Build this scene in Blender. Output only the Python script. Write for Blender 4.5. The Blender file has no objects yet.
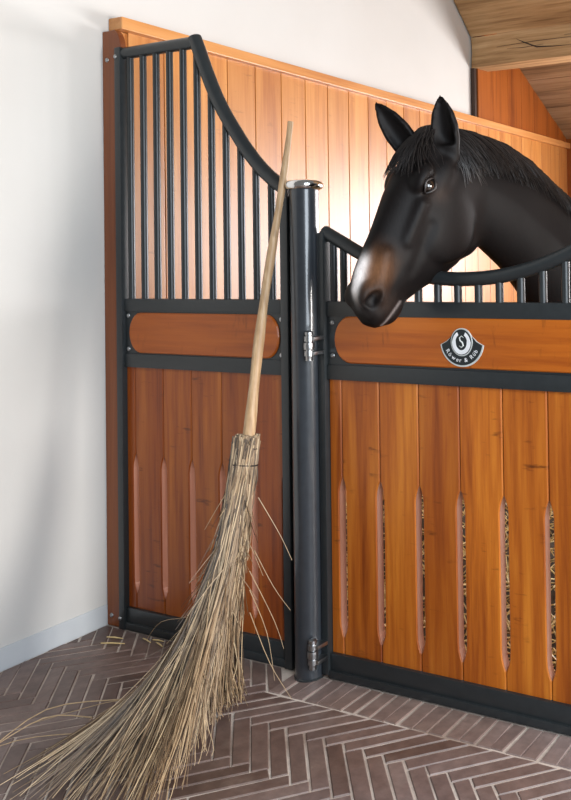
import bpy, bmesh, math, random
import numpy as np
from mathutils import Vector, Matrix
random.seed(7); rng = np.random.default_rng(7)
scn = bpy.context.scene
COL = scn.collection

# ------------------------------------------------------------------ camera, world, lights, exposure
cam_d = bpy.data.cameras.new('camera'); cam = bpy.data.objects.new('camera', cam_d); COL.objects.link(cam)
F_PX, PX0, PY0 = 844.28, 570.98, 245.75
yaw, pitch, roll = 0.4271, 0.0155, -0.0171
fw = Vector((-math.sin(yaw)*math.cos(pitch), math.cos(yaw)*math.cos(pitch), math.sin(pitch)))
r0 = Vector((math.cos(yaw), math.sin(yaw), 0)); u0 = r0.cross(fw)
rt = math.cos(roll)*r0 + math.sin(roll)*u0; up = -math.sin(roll)*r0 + math.cos(roll)*u0
m = Matrix((rt, up, -fw)).transposed().to_4x4(); m.translation = (2.9732, -2.2154, 1.3687)
cam.matrix_world = m
cam_d.sensor_fit = 'AUTO'; cam_d.sensor_width = 36.0
cam_d.lens = F_PX/800*36; cam_d.shift_x = (285.5-PX0)/800; cam_d.shift_y = (PY0-400)/800
cam_d.clip_start = 0.05
scn.camera = cam

world = bpy.data.worlds.new('daylight'); scn.world = world; world.use_nodes = True
bg = world.node_tree.nodes['Background']; bg.inputs[0].default_value = (1.0, 0.985, 0.96, 1); bg.inputs[1].default_value = 0.19

def area(name, loc, target, sx, sy, power, col):
    l = bpy.data.lights.new(name, 'AREA'); l.shape = 'RECTANGLE'; l.size = sx; l.size_y = sy
    l.energy = power; l.color = col
    o = bpy.data.objects.new(name, l); COL.objects.link(o); o.location = loc
    d = Vector(target)-Vector(loc); o.rotation_euler = d.to_track_quat('-Z', 'Y').to_euler()
    return o
# daylight of the open door at the end of the aisle, and of the window in the back of the box
area('aisle_door_daylight', (5.6, -0.10, 1.50), (0, -0.10, 1.35), 0.7, 1.6, 190, (1.0, 0.955, 0.91))
area('aisle_front_daylight', (4.3, -2.05, 1.9), (1.4, 0, 0.6), 1.7, 2.2, 150, (0.82, 0.91, 1.0))
area('box_window_daylight', (2.70, 4.27, 1.5), (1.6, 0, 1.3), 3.3, 1.25, 260, (1.0, 0.97, 0.97))
vs = scn.view_settings; vs.view_transform = 'Standard'; vs.look = 'None'; vs.gamma = 1.0; vs.use_curve_mapping = False
vs.exposure = 0.0
scn.cycles.max_bounces = 8; scn.cycles.diffuse_bounces = 4; scn.cycles.glossy_bounces = 4
scn.cycles.use_denoising = True

# ------------------------------------------------------------------ materials
def srgb(h):
    c = [int(h[i:i+2], 16)/255 for i in (0, 2, 4)]
    return tuple((x/12.92 if x <= .04045 else ((x+.055)/1.055)**2.4) for x in c)+(1,)
class N:
    def __init__(s, name):
        s.m = bpy.data.materials.new(name); s.m.use_nodes = True; s.t = s.m.node_tree
        s.b = s.t.nodes['Principled BSDF']
    def n(s, typ, **kw):
        x = s.t.nodes.new(typ)
        for k, v in kw.items():
            if k in x.inputs: x.inputs[k].default_value = v
            else: setattr(x, k, v)
        return x
    def l(s, a, b): s.t.links.new(a, b)
    def val(s, k, v): s.b.inputs[k].default_value = v
    def coord(s, scale, out='Object', offs=None):
        tc = s.n('ShaderNodeTexCoord'); mp = s.n('ShaderNodeMapping'); mp.inputs['Scale'].default_value = scale
        s.l(tc.outputs[out], mp.inputs['Vector'])
        if offs is not None:
            cx = s.n('ShaderNodeCombineXYZ')
            for i in range(3): s.l(offs, cx.inputs[i])
            s.l(cx.outputs[0], mp.inputs['Location'])
        return mp.outputs[0]
    def noise(s, vec, scale=1, detail=4, rough=.6, dist=0.):
        x = s.n('ShaderNodeTexNoise'); x.inputs['Scale'].default_value = scale; x.inputs['Detail'].default_value = detail
        x.inputs['Roughness'].default_value = rough; x.inputs['Distortion'].default_value = dist
        s.l(vec, x.inputs['Vector']); return x.outputs['Fac']
    def ramp(s, fac, stops):
        r = s.n('ShaderNodeValToRGB'); e = r.color_ramp.elements
        while len(e) < len(stops): e.new(.5)
        for el, (p, c) in zip(e, stops): el.position = p; el.color = c
        s.l(fac, r.inputs[0]); return r.outputs[0]
    def mix(s, fac, a, b, mode='MIX'):
        x = s.n('ShaderNodeMix'); x.data_type = 'RGBA'; x.blend_type = mode
        for sock, v in ((x.inputs[0], fac), (x.inputs[6], a), (x.inputs[7], b)):
            if hasattr(v, 'is_output'): s.l(v, sock)
            else: sock.default_value = v
        return x.outputs[2]
    def attr(s, name):
        x = s.n('ShaderNodeAttribute'); x.attribute_name = name; return x
    def math(s, op, a, b=0.):
        x = s.n('ShaderNodeMath'); x.operation = op
        for i, v in enumerate((a, b)):
            if hasattr(v, 'is_output'): s.l(v, x.inputs[i])
            else: x.inputs[i].default_value = v
        return x.outputs[0]
    def bump(s, h, strength=.2, dist=.002):
        x = s.n('ShaderNodeBump'); x.inputs['Strength'].default_value = strength; x.inputs['Distance'].default_value = dist
        s.l(h, x.inputs['Height']); s.l(x.outputs[0], s.b.inputs['Normal'])

def wood(name, dark, mid, light, axis=2, rough=.33, coat=.35, marks=True, vary=.45, bump=.15, coatr=.18, mk=.55):
    k = N(name); va = k.attr('vary').outputs['Fac']; off = k.math('MULTIPLY', va, 37.)
    sc = [34, 34, 34]; sc[axis] = 1.6
    g = k.noise(k.coord(sc, offs=off), 1, 6, .65, .3)
    sc2 = [9, 9, 9]; sc2[axis] = .9
    g2 = k.noise(k.coord(sc2, offs=off), 1, 2, .5)
    f = k.math('ADD', k.math('MULTIPLY', g, .6), k.math('MULTIPLY', g2, .4))
    c = k.ramp(f, [(.36, dark), (.5, mid), (.64, light)])
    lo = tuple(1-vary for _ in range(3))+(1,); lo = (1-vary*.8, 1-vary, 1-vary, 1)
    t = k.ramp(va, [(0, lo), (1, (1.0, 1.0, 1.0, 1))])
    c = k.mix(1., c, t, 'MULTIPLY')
    if marks:
        sc3 = [9, 9, 9]; sc3[axis] = 42
        mkf = k.noise(k.coord(sc3, offs=off), 1, 3, .6)
        mkr = k.ramp(mkf, [(.60, (0, 0, 0, 1)), (.72, (1, 1, 1, 1))])
        sc4 = [14, 14, 14]; sc4[axis] = 5.
        m2 = k.ramp(k.noise(k.coord(sc4, offs=off), 1, 1, .5), [(.5, (0, 0, 0, 1)), (.62, (1, 1, 1, 1))])
        mm = k.math('MULTIPLY', k.math('MULTIPLY', mkr, m2), mk)
        c = k.mix(mm, c, tuple(x*.35 for x in dark[:3])+(1,))
    k.l(c, k.b.inputs['Base Color'])
    k.val('Roughness', rough); k.val('Specular IOR Level', .38); k.val('Coat Weight', coat); k.val('Coat Roughness', coatr)
    k.bump(g, bump, .0008)
    return k.m
def steel(name, col, rough, metal=0., coat=0.):
    k = N(name); k.val('Metallic', metal); k.val('Coat Weight', coat)
    n = k.noise(k.coord((40, 40, 40)), 1, 3, .5)
    c = k.ramp(n, [(.3, tuple(x*.9 for x in col[:3])+(1,)), (.7, tuple(min(1, x*1.1) for x in col[:3])+(1,))])
    k.l(c, k.b.inputs['Base Color'])
    r = k.n('ShaderNodeMapRange'); r.inputs[3].default_value = rough*.85; r.inputs[4].default_value = rough*1.15
    k.l(n, r.inputs[0]); k.l(r.outputs[0], k.b.inputs['Roughness'])
    return k.m
M_STEEL = steel('anthracite_powder_coat', (.021, .025, .027, 1), .34)
M_POST = steel('anthracite_gloss_coat', (.028, .033, .040, 1), .30, 0., .5)
M_ZINC = steel('galvanised_steel', (.42, .43, .44, 1), .32, 1.)
M_CHROME = steel('polished_chrome', (.80, .80, .80, 1), .12, 1.)
M_GATE = wood('oiled_hardwood', (.30, .062, .006, 1), (.54, .145, .013, 1), (.74, .25, .026, 1), 2, coat=.18, vary=.64, mk=.85, rough=.36)
M_ROUT = wood('routed_wood_painted_sheen', (.40, .17, .10, 1), (.47, .22, .145, 1), (.54, .28, .20, 1), 2, coat=.8, vary=.1, marks=False, rough=.3)  # pale pink paints reflected daylight onto the routed slot faces
M_RAILWOOD = wood('oiled_hardwood_rail', (.40, .088, .006, 1), (.54, .135, .010, 1), (.62, .175, .016, 1), 0, coat=.15, vary=.35)
M_CLAD = wood('honey_cladding', (.44, .15, .028, 1), (.58, .235, .052, 1), (.66, .30, .08, 1), 2, rough=.40, coat=.7, vary=.22, coatr=.33, mk=.35)
M_CAP = wood('honey_cap', (.50, .19, .05, 1), (.62, .27, .08, 1), (.70, .34, .12, 1), 1, rough=.4, coat=.3, vary=.1, marks=False)
M_CLADUP = wood('russet_cladding', (.20, .045, .005, 1), (.33, .085, .009, 1), (.38, .105, .013, 1), 2, rough=.4, coat=.2, vary=.25, marks=False)
M_TPOST = wood('brown_post_wood', (.20, .052, .014, 1), (.27, .078, .02, 1), (.33, .10, .027, 1), 2, rough=.42, coat=.15, marks=False)
M_BEAM = wood('old_oak_beam', (.25, .135, .055, 1), (.47, .285, .13, 1), (.62, .41, .21, 1), 0, rough=.75, coat=0., marks=False, vary=.35, bump=.7)
M_BEAM2 = wood('grey_oak_boards', (.25, .155, .072, 1), (.45, .30, .155, 1), (.58, .41, .23, 1), 0, rough=.8, coat=0., marks=False, vary=.45, bump=.7)
def plaster():
    k = N('white_plaster'); n = k.noise(k.coord((1.3, 1.3, 1.3)), 1, 4, .5)
    c = k.ramp(n, [(.3, (.60, .585, .555, 1)), (.7, (.645, .635, .61, 1))]); k.l(c, k.b.inputs['Base Color']); k.val('Roughness', .85)
    k.bump(k.noise(k.coord((30, 30, 30)), 1, 4, .6), .25, .003); return k.m
M_PLASTER = plaster()
def plinth():
    k = N('grey_plinth_paint'); n = k.noise(k.coord((5, 5, 5)), 1, 4, .5)
    c = k.ramp(n, [(.3, (.52, .55, .58, 1)), (.7, (.60, .63, .65, 1))]); k.l(c, k.b.inputs['Base Color']); k.val('Roughness', .6); return k.m
M_PLINTH = plinth()
def brick():
    k = N('clay_paver'); va = k.attr('vary').outputs['Fac']
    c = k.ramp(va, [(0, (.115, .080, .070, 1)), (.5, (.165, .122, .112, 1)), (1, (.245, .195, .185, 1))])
    n = k.noise(k.coord((22, 22, 22)), 1, 5, .65)
    c = k.mix(.8, c, k.ramp(n, [(.3, (.62, .60, .60, 1)), (.7, (1.2, 1.2, 1.2, 1))]), 'MULTIPLY')
    n2 = k.ramp(k.noise(k.coord((7, 7, 7)), 1, 5, .7), [(.56, (0, 0, 0, 1)), (.78, (1, 1, 1, 1))])
    c = k.mix(k.math('MULTIPLY', n2, .35), c, (.36, .31, .28, 1))
    n3 = k.ramp(k.noise(k.coord((1.1, 1.1, 1.1)), 1, 3, .6), [(.40, (1.0, .98, .98, 1)), (.60, (.92, .82, .74, 1))])
    c = k.mix(1., c, n3, 'MULTIPLY')
    k.l(c, k.b.inputs['Base Color']); k.val('Roughness', .42); k.val('Specular IOR Level', .5)
    k.bump(n, .5, .0025); return k.m
M_BRICK = brick()
def grout():
    k = N('sandy_grout'); n = k.noise(k.coord((40, 40, 40)), 1, 4, .6)
    n3 = k.noise(k.coord((3, 3, 3)), 1, 3, .6)
    c = k.ramp(n3, [(.35, (.34, .26, .21, 1)), (.62, (.66, .58, .51, 1))])
    c = k.mix(.5, c, k.ramp(n, [(.3, (.6, .6, .6, 1)), (.7, (1.1, 1.1, 1.1, 1))]), 'MULTIPLY')
    k.l(c, k.b.inputs['Base Color']); k.val('Roughness', .9); k.bump(n, .5, .002); return k.m
M_GROUT = grout()
def fibre(name, a, b, c_, rough=.6):
    k = N(name); va = k.attr('vary').outputs['Fac']
    c = k.ramp(va, [(0, a), (.55, b), (1, c_)])
    n = k.noise(k.coord((60, 60, 12)), 1, 3, .6)
    c = k.mix(.6, c, k.ramp(n, [(.3, (.6, .6, .6, 1)), (.7, (1.15, 1.15, 1.15, 1))]), 'MULTIPLY')
    k.l(c, k.b.inputs['Base Color']); k.val('Roughness', rough); return k.m
M_TWIG = fibre('birch_twigs', (.05, .028, .014, 1), (.30, .19, .10, 1), (.64, .47, .28, 1), .5)
M_STRAW = fibre('golden_straw', (.30, .19, .06, 1), (.62, .44, .16, 1), (.85, .68, .36, 1), .45)
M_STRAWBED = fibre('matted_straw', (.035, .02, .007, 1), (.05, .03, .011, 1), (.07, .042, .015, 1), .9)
def handle_mat():
    k = N('pale_stick_wood'); n = k.noise(k.coord((90, 90, 7)), 1, 4, .6)
    c = k.ramp(n, [(.3, (.36, .215, .105, 1)), (.55, (.52, .34, .185, 1)), (.75, (.64, .46, .275, 1))])
    n2 = k.ramp(k.noise(k.coord((14, 14, 9)), 1, 2, .5), [(.62, (0, 0, 0, 1)), (.72, (1, 1, 1, 1))])
    c = k.mix(k.math('MULTIPLY', n2, .5), c, (.20, .115, .05, 1))
    k.l(c, k.b.inputs['Base Color']); k.val('Roughness', .5); k.bump(n, .3, .001); return k.m
M_HANDLE = handle_mat()
def coat_mat():
    k = N('black_brown_coat'); at = k.attr('coat')
    n = k.noise(k.coord((120, 120, 45)), 1, 3, .6)
    c = k.mix(.6, at.outputs['Color'], k.ramp(n, [(.3, (.7, .7, .7, 1)), (.7, (1.25, 1.25, 1.25, 1))]), 'MULTIPLY')
    k.l(c, k.b.inputs['Base Color']); k.val('Roughness', .52); k.val('Specular IOR Level', .13)
    k.val('Sheen Weight', .0); k.val('Sheen Roughness', .4)
    k.bump(n, .25, .0012); return k.m
M_COAT = coat_mat()
def simple(name, col, rough, **kw):
    k = N(name); n = k.noise(k.coord((30, 30, 30)), 1, 2, .5)
    k.l(k.ramp(n, [(.3, tuple(x*.92 for x in col[:3])+(1,)), (.7, tuple(min(1, x*1.08) for x in col[:3])+(1,))]), k.b.inputs['Base Color'])
    k.val('Roughness', rough)
    for a, v in kw.items(): k.val(a.replace('_', ' '), v)
    return k.m
M_HAIR = simple('dark_hair', (.012, .0085, .0075, 1), .45, Specular_IOR_Level=.5)
M_EYE = simple('dark_eye', (.010, .006, .004, 1), .05, Coat_Weight=1.)
M_HOOF = simple('hoof_horn', (.03, .026, .022, 1), .6)
M_BADGE = simple('badge_black', (.012, .018, .020, 1), .4)
M_SILVER = simple('badge_silver', (.62, .66, .64, 1), .35, Metallic=.2)
M_WHITE = simple('badge_white', (.85, .86, .87, 1), .4)
M_WIRE = simple('binding_wire', (.03, .024, .02, 1), .6)
M_DARK = simple('dark_trim', (.035, .014, .006, 1), .5)
M_FRAMEW = simple('white_frame_paint', (.75, .74, .72, 1), .5)

# ------------------------------------------------------------------ mesh helpers
class MB:
    def __init__(s): s.v = []; s.f = []; s.a = []; s.m1 = set()          # a = per-vertex 'vary'
    def add(s, vs_, fs, a=.5):
        o = len(s.v); s.v += [tuple(x) for x in vs_]; s.f += [tuple(i+o for i in f) for f in fs]; s.a += [a]*len(vs_)
    def box(s, a, b, va=.5, bev=0.):
        (x0, y0, z0), (x1, y1, z1) = a, b
        if bev <= 0:
            s.add([(x0, y0, z0), (x1, y0, z0), (x1, y1, z0), (x0, y1, z0), (x0, y0, z1), (x1, y0, z1), (x1, y1, z1), (x0, y1, z1)],
                  [(0, 3, 2, 1), (4, 5, 6, 7), (0, 1, 5, 4), (1, 2, 6, 5), (2, 3, 7, 6), (3, 0, 4, 7)], va); return
        bm = bmesh.new(); bmesh.ops.create_cube(bm, size=1)
        for v in bm.verts: v.co = Vector(((x0+x1)/2+v.co.x*(x1-x0), (y0+y1)/2+v.co.y*(y1-y0), (z0+z1)/2+v.co.z*(z1-z0)))
        bmesh.ops.bevel(bm, geom=bm.edges[:], offset=bev, segments=2, affect='EDGES', profile=.6)
        s.bm(bm, va)
    def bm(s, bm, va=.5, mat=None):
        bm.verts.index_update()
        s.add([(mat @ v.co if mat else v.co) for v in bm.verts], [[v.index for v in f.verts] for f in bm.faces], va); bm.free()
    def tube(s, pts, r, n=12, va=.5, cap=True, closed=False):
        pts = [Vector(p) for p in pts]; L = len(pts); rr = r if hasattr(r, '__len__') else [r]*L
        T = []
        for i in range(L):
            if closed: d = pts[(i+1) % L]-pts[i-1]
            else: d = pts[min(i+1, L-1)]-pts[max(i-1, 0)]
            T.append(d.normalized())
        ref = Vector((0, 0, 1)) if abs(T[0].z) < .9 else Vector((0, 1, 0))
        nrm = (ref-T[0]*ref.dot(T[0])).normalized(); V = []
        for i in range(L):
            nrm = (nrm-T[i]*nrm.dot(T[i])).normalized(); bi = T[i].cross(nrm)
            for k in range(n):
                a = 2*math.pi*k/n; V.append(pts[i]+(nrm*math.cos(a)+bi*math.sin(a))*rr[i])
        Fs = []
        for i in range(L if closed else L-1):
            j = (i+1) % L
            for k in range(n): Fs.append((i*n+k, i*n+(k+1) % n, j*n+(k+1) % n, j*n+k))
        if cap and not closed: Fs += [tuple(range(n-1, -1, -1)), tuple((L-1)*n+k for k in range(n))]
        s.add(V, Fs, va)
    def lathe(s, prof, c, axis='z', n=28, va=.5):
        V = []; 
        for (r, h) in prof:
            for k in range(n):
                a = 2*math.pi*k/n
                p = (r*math.cos(a), r*math.sin(a), h)
                if axis == 'y': p = (p[0], -h, p[1])
                V.append((c[0]+p[0], c[1]+p[1], c[2]+p[2]))
        Fs = []
        for i in range(len(prof)-1):
            for k in range(n): Fs.append((i*n+k, i*n+(k+1) % n, (i+1)*n+(k+1) % n, (i+1)*n+k))
        Fs += [tuple(range(n-1, -1, -1)), tuple((len(prof)-1)*n+k for k in range(n))]
        s.add(V, Fs, va)
    def prism(s, poly, y0, y1, ch=0., va=.5, edge=None):
        """outline in (x,z), front at y0 (towards the viewer) back at y1, chamfer ch on the front edge"""
        n = len(poly); cx = sum(p[0] for p in poly)/n; cz = sum(p[1] for p in poly)/n
        if ch > 0:
            sh = inset(poly, ch)
            V = [(x, y0, z) for x, z in sh]+[(x, y0+ch, z) for x, z in poly]+[(x, y1, z) for x, z in poly]; k = 3
        else: V = [(x, y0, z) for x, z in poly]+[(x, y1, z) for x, z in poly]; k = 2
        Fs = [tuple(range(n)), tuple((k-1)*n+i for i in range(n-1, -1, -1))]
        for j in range(k-1):
            for i in range(n):
                if edge and edge(poly[i], poly[(i+1) % n]) and j >= 1: s.m1.add(len(s.f)+len(Fs))
                Fs.append((j*n+i, (j+1)*n+i, (j+1)*n+(i+1) % n, j*n+(i+1) % n))
        s.add(V, Fs, va)
    def build(s, name, mat, parent=None, smooth=None, label=None):
        me = bpy.data.meshes.new(name); me.from_pydata(s.v, [], s.f)
        if s.m1:
            me.materials.append(mat); me.materials.append(M_ROUT)
            for i in s.m1: me.polygons[i].material_index = 1
        me.validate()
        at = me.attributes.new('vary', 'FLOAT', 'POINT'); at.data.foreach_set('value', np.array(s.a, np.float32))
        bm = bmesh.new(); bm.from_mesh(me); bmesh.ops.recalc_face_normals(bm, faces=bm.faces[:]); bm.to_mesh(me); bm.free()
        if not s.m1: me.materials.append(mat)
        o = bpy.data.objects.new(name, me); COL.objects.link(o)
        if parent: o.parent = parent; o.matrix_parent_inverse = Matrix.Translation(-parent.location)
        if smooth is not None:
            for p in me.polygons: p.use_smooth = True
            try: me.set_sharp_from_angle(angle=math.radians(smooth))
            except Exception: pass
        if label: o['label'] = label
        return o
def inset(poly, d):
    n = len(poly); out = []
    for i in range(n):
        p0, p1, p2 = (Vector(poly[i-1]), Vector(poly[i]), Vector(poly[(i+1) % n]))
        a = (p1-p0).normalized(); b = (p2-p1).normalized()
        n1 = Vector((-a.y, a.x)); n2 = Vector((-b.y, b.x)); s_ = n1+n2
        if s_.length < 1e-6: s_ = n1
        s_ = s_.normalized(); k = d/max(.4, s_.dot(n1)); out.append((p1.x+s_.x*k, p1.y+s_.y*k))
    return out                                                  # counter-clockwise outlines move inward
def thing(name, label, cat, loc, group=None):
    o = bpy.data.objects.new(name, None); o.empty_display_size = .1; COL.objects.link(o); o.location = loc
    o['label'] = label; o['category'] = cat
    if group: o['group'] = group
    return o
def tag(o, label, cat, group=None):
    o['label'] = label; o['category'] = cat
    if group: o['group'] = group
    return o
def struct(o, label=None):
    o['kind'] = 'structure'
    if label: o['label'] = label
    return o
def dome(mb, c, r, h=.5, n=14):
    mb.lathe([(r, 0), (r*.95, r*h*.4), (r*.7, r*h*.8), (r*.3, r*h)], c, 'y', n)
def smooth_path(pts, k=6):
    P = [Vector(p) for p in pts]; out = []
    for i in range(len(P)-1):
        p0, p1, p2, p3 = P[max(i-1, 0)], P[i], P[i+1], P[min(i+2, len(P)-1)]
        for j in range(k):
            t = j/k
            out.append(.5*((2*p1)+(p2-p0)*t+(2*p0-5*p1+4*p2-p3)*t*t+(3*p1-p0-3*p2+p3)*t**3))
    out.append(P[-1]); return out

# ------------------------------------------------------------------ structure
# floor: grout bed with herringbone pavers, a row of headers in front of the gate
def clip(poly, nx, ny, d):                                      # keep nx*x+ny*y <= d
    out = []
    for i in range(len(poly)):
        a, b = poly[i-1], poly[i]; da = nx*a[0]+ny*a[1]-d; db = nx*b[0]+ny*b[1]-d
        if (da <= 0) != (db <= 0):
            t = da/(da-db); out.append((a[0]+(b[0]-a[0])*t, a[1]+(b[1]-a[1])*t))
        if db <= 0: out.append(b)
    return out
fl = MB()
def dedup(poly): return [p for i, p in enumerate(poly) if (Vector(p)-Vector(poly[i-1])).length > 1.5e-3]
def paver(poly, va=None):
    poly = dedup(poly)
    if len(poly) < 3: return
    ar = sum(poly[i-1][0]*poly[i][1]-poly[i][0]*poly[i-1][1] for i in range(len(poly)))/2
    if abs(ar) < 8e-4: return
    if ar < 0: poly = poly[::-1]
    q = list(poly); g = random.uniform(.0014, .0036)
    for i in range(len(poly)):
        a, b = Vector(poly[i-1]), Vector(poly[i]); e = (b-a)
        if e.length < 1e-6: continue
        e.normalize(); nx, ny = e.y, -e.x
        q = clip(q, nx, ny, nx*a.x+ny*a.y-g)
        if len(q) < 3: return
    q = dedup(q)
    if len(q) < 3: return
    c = Vector((sum(p[0] for p in q)/len(q), sum(p[1] for p in q)/len(q)))
    z = random.uniform(-.0008, .0004); tx, ty = random.uniform(-.005, .005), random.uniform(-.005, .005)
    wob = [(p[0]+random.uniform(-.0016, .0016), p[1]+random.uniform(-.0016, .0016)) for p in q]
    top = inset(wob, .0028); n = len(q)
    hz = lambda p, dz: z+dz+(p[0]-c.x)*tx+(p[1]-c.y)*ty
    V = [(p[0], p[1], -.02) for p in wob]+[(p[0], p[1], hz(p, -.0035)) for p in wob]+[(p[0], p[1], hz(p, 0)) for p in top]
    Fs = [tuple(2*n+i for i in range(n))]
    for j in range(2):
        for i in range(n): Fs.append((j*n+i, j*n+(i+1) % n, (j+1)*n+(i+1) % n, (j+1)*n+i))
    fl.add(V, Fs, min(1, max(0, random.gauss(.5, .22) if va is None else va)))
W = .0495; n_ = 5; O2 = Vector((1.107, -.318)); pd = Vector((1, -1))/math.sqrt(2)*W; qd = Vector((1, 1))/math.sqrt(2)*W
def region(poly):
    poly = clip(poly, 0, 1, -.004); poly = clip(poly, -1, 0, .010); poly = clip(poly, 1, 0, 3.6); poly = clip(poly, 0, -1, 2.4)
    if not poly: return []
    if max(p[0] for p in poly) > .985: 
        poly = clip(poly, 0, 1, -.148)
    return poly
for r in range(-90, 91):
    for mm in range(-12, 13):
        for kind in (0, 1):
            if kind == 0: p0, q0, w, h = r+2*n_*mm, r, n_, 1
            else: p0, q0, w, h = r, r-2*n_+1+2*n_*mm, 1, n_
            C = O2+pd*p0+qd*q0
            if not (-.5 < C.x < 4 and -2.8 < C.y < .4): continue
            paver(region([tuple(O2+pd*a+qd*b) for a, b in ((p0, q0), (p0+w, q0), (p0+w, q0+h), (p0, q0+h))]))
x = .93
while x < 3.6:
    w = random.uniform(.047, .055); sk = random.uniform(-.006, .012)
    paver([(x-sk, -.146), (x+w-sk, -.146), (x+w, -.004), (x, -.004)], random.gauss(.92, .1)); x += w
pav = fl.build('brick_paving', M_BRICK)
gb = MB(); gb.box((-.3, -2.6, -.12), (4.75, 4.35, -.0032))
floor = struct(gb.build('floor', M_GROUT), 'herringbone clay brick floor with sandy joints')
pav.parent = floor; struct(pav)

# left wall: one long plaster wall, wood clad behind the partition
wl = MB(); wl.box((-.25, -2.6, -.1), (-.012, 4.35, 5.2)); wall_left = struct(wl.build('wall_left', M_PLASTER), 'white plaster wall')
bb = MB(); bb.box((-.02, -2.6, 0), (-.007, 0.0, .078), .5, .003); struct(bb.build('baseboard_left', M_PLINTH), 'pale grey painted plinth at the foot of the white wall')
cl = MB(); y = .085; k = 0
seam0 = .574-.1655*3
y = seam0
while y < 4.2:
    a, b = max(y, .026)+.002, min(y+.1655, 4.2)-.002
    if b > a+.02:
        cl.box((-.011, a, 0), (.032, b, 2.290), random.random(), .0025)
    y += .1655
cl.box((-.011, .026, 0), (.024, 4.2, 2.285), .1)
struct(cl.build('trim_1', M_CLAD), 'tall honey coloured boards cladding the white wall behind the stall')
cp = MB(); cp.box((-.011, .026, 2.287), (.064, 4.2, 2.335), .6, .004)
struct(cp.build('trim_2', M_CAP), 'long wooden cap rail on top of the cladding')
cu = MB(); y = 2.765
while y < 4.2:
    cu.box((-.011, y+.001, 2.333), (.03, min(y+.21, 4.2)-.001, 3.3), random.random(), .002); y += .21
struct(cu.build('trim_3', M_CLADUP), 'russet boards above the cap rail under the roof')
cd = MB(); cd.box((-.011, 2.735, 2.333), (.020, 2.765, 2.681), .3, .003); struct(cd.build('trim_4', M_DARK), 'dark upright batten where white wall meets russet boards')
# back and side walls of the box, outside the frame
wb = MB()
for a, b in (((0, 4.2, 0), (1.05, 4.35, 3.4)), ((4.4, 4.2, 0), (4.75, 4.35, 3.4)), ((1.05, 4.2, 0), (4.4, 4.35, .85)), ((1.05, 4.2, 2.15), (4.4, 4.35, 3.4))): wb.box(a, b)
struct(wb.build('wall_back', M_CLADUP))
wf = MB()
for a, b in (((1.0, 4.18, .82), (4.45, 4.37, .87)), ((1.0, 4.18, 2.13), (4.45, 4.37, 2.18)), ((1.0, 4.18, .82), (1.05, 4.37, 2.18)), ((4.4, 4.18, .82), (4.45, 4.37, 2.18))): wf.box(a, b)
struct(wf.build('window_1', M_FRAMEW))
wr = MB(); y = .1
while y < 4.2: wr.box((4.6, y, 0), (4.64, min(y+.165, 4.2)-.003, 2.3), random.random()); y += .165
struct(wr.build('wall_right', M_CLAD))
# roof boards sloping down to the back
rf = MB(); d = Vector((0, 3.913-3.392, 2.518-2.789)).normalized(); nn = Vector((0, -d.z, d.y)); base = Vector((0, 3.392, 2.789)); t0 = -2.6
while t0 < 1.15:
    wv = random.uniform(.15, .21); off = random.uniform(0, .006)
    a = base+d*(t0+.002)+nn*off; b = base+d*(t0+wv-.002)+nn*off
    V = []
    for xx in (.0, 4.7):
        for p, e in ((a, 0), (b, 0), (b, .04), (a, .04)): V.append((xx, p.y+nn.y*e, p.z+nn.z*e))
    rf.add(V, [(0, 1, 2, 3), (7, 6, 5, 4), (0, 4, 5, 1), (1, 5, 6, 2), (2, 6, 7, 3), (3, 7, 4, 0)], random.random()); t0 += wv
struct(rf.build('ceiling', M_BEAM2), 'weathered sloping roof boards')

# old oak timbers under the roof, both run out from the white wall
def timber(name, sec, x0, x1, label, seed, cracks=()):
    bm = bmesh.new(); n = 60; S = []
    dens = []
    for i in range(len(sec)):
        a, b = Vector(sec[i]), Vector(sec[(i+1) % len(sec)]); m_ = max(2, int((b-a).length/.02))
        dens += [a.lerp(b, t/m_) for t in range(m_)]
    cen = Vector((sum(p.x for p in dens)/len(dens), sum(p.y for p in dens)/len(dens)))
    from mathutils import noise as mn
    for i in range(n+1):
        xx = x0+(x1-x0)*i/n; ring = []
        for p in dens:
            q = Vector((xx*1.6+seed, p.x*7, p.y*7)); dn = mn.noise(q)*.010+mn.noise(q*4)*.003
            dd = (p-cen).normalized(); px = p+dd*dn
            ring.append(bm.verts.new((xx, px.x, px.y)))
        S.append(ring)
    L = len(dens)
    for i in range(n):
        for k in range(L): bm.faces.new((S[i][k], S[i][(k+1) % L], S[i+1][(k+1) % L], S[i+1][k]))
    bm.faces.new(S[0]); bm.faces.new(S[-1][::-1])
    mb = MB(); mb.bm(bm, .8); o = mb.build(name, M_BEAM, None, 40)
    return tag(o, label, 'beam')
beam = timber('oak_beam', [(2.731, 2.682), (2.731, 2.885), (2.90, 2.885), (2.90, 2.682)], 0.002, 4.6, 'thick rough oak beam running out level from the white wall above the horse', 3.)
brd = timber('oak_plank', [(2.731, 2.888), (2.50, 3.100), (2.54, 3.140), (2.78, 2.915)], 0.002, 4.6, 'broad oak plank tilted on top of the level beam at the upper right', 9.)
ck = MB()
def crack(pts, r): ck.tube(pts, r, 5)
crack([(.35, 2.727, 2.835), (.42, 2.726, 2.80), (.50, 2.726, 2.765), (.62, 2.726, 2.755), (.75, 2.727, 2.75)], [.001, .004, .005, .003, .001])
crack([(.2, 2.728, 2.80), (.5, 2.727, 2.805), (.9, 2.727, 2.80)], [.001, .002, .001])
crack([(.28, 2.7262, 2.78), (.40, 2.7262, 2.772), (.55, 2.7262, 2.777)], [.0008, .0018, .0008])
crack([(.70, 2.7265, 2.82), (.9, 2.7265, 2.816), (1.1, 2.7265, 2.82)], [.001, .003, .001])
ck.build('crack', M_DARK, beam, None, 'dark drying split in the beam')
rc = MB()
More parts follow.
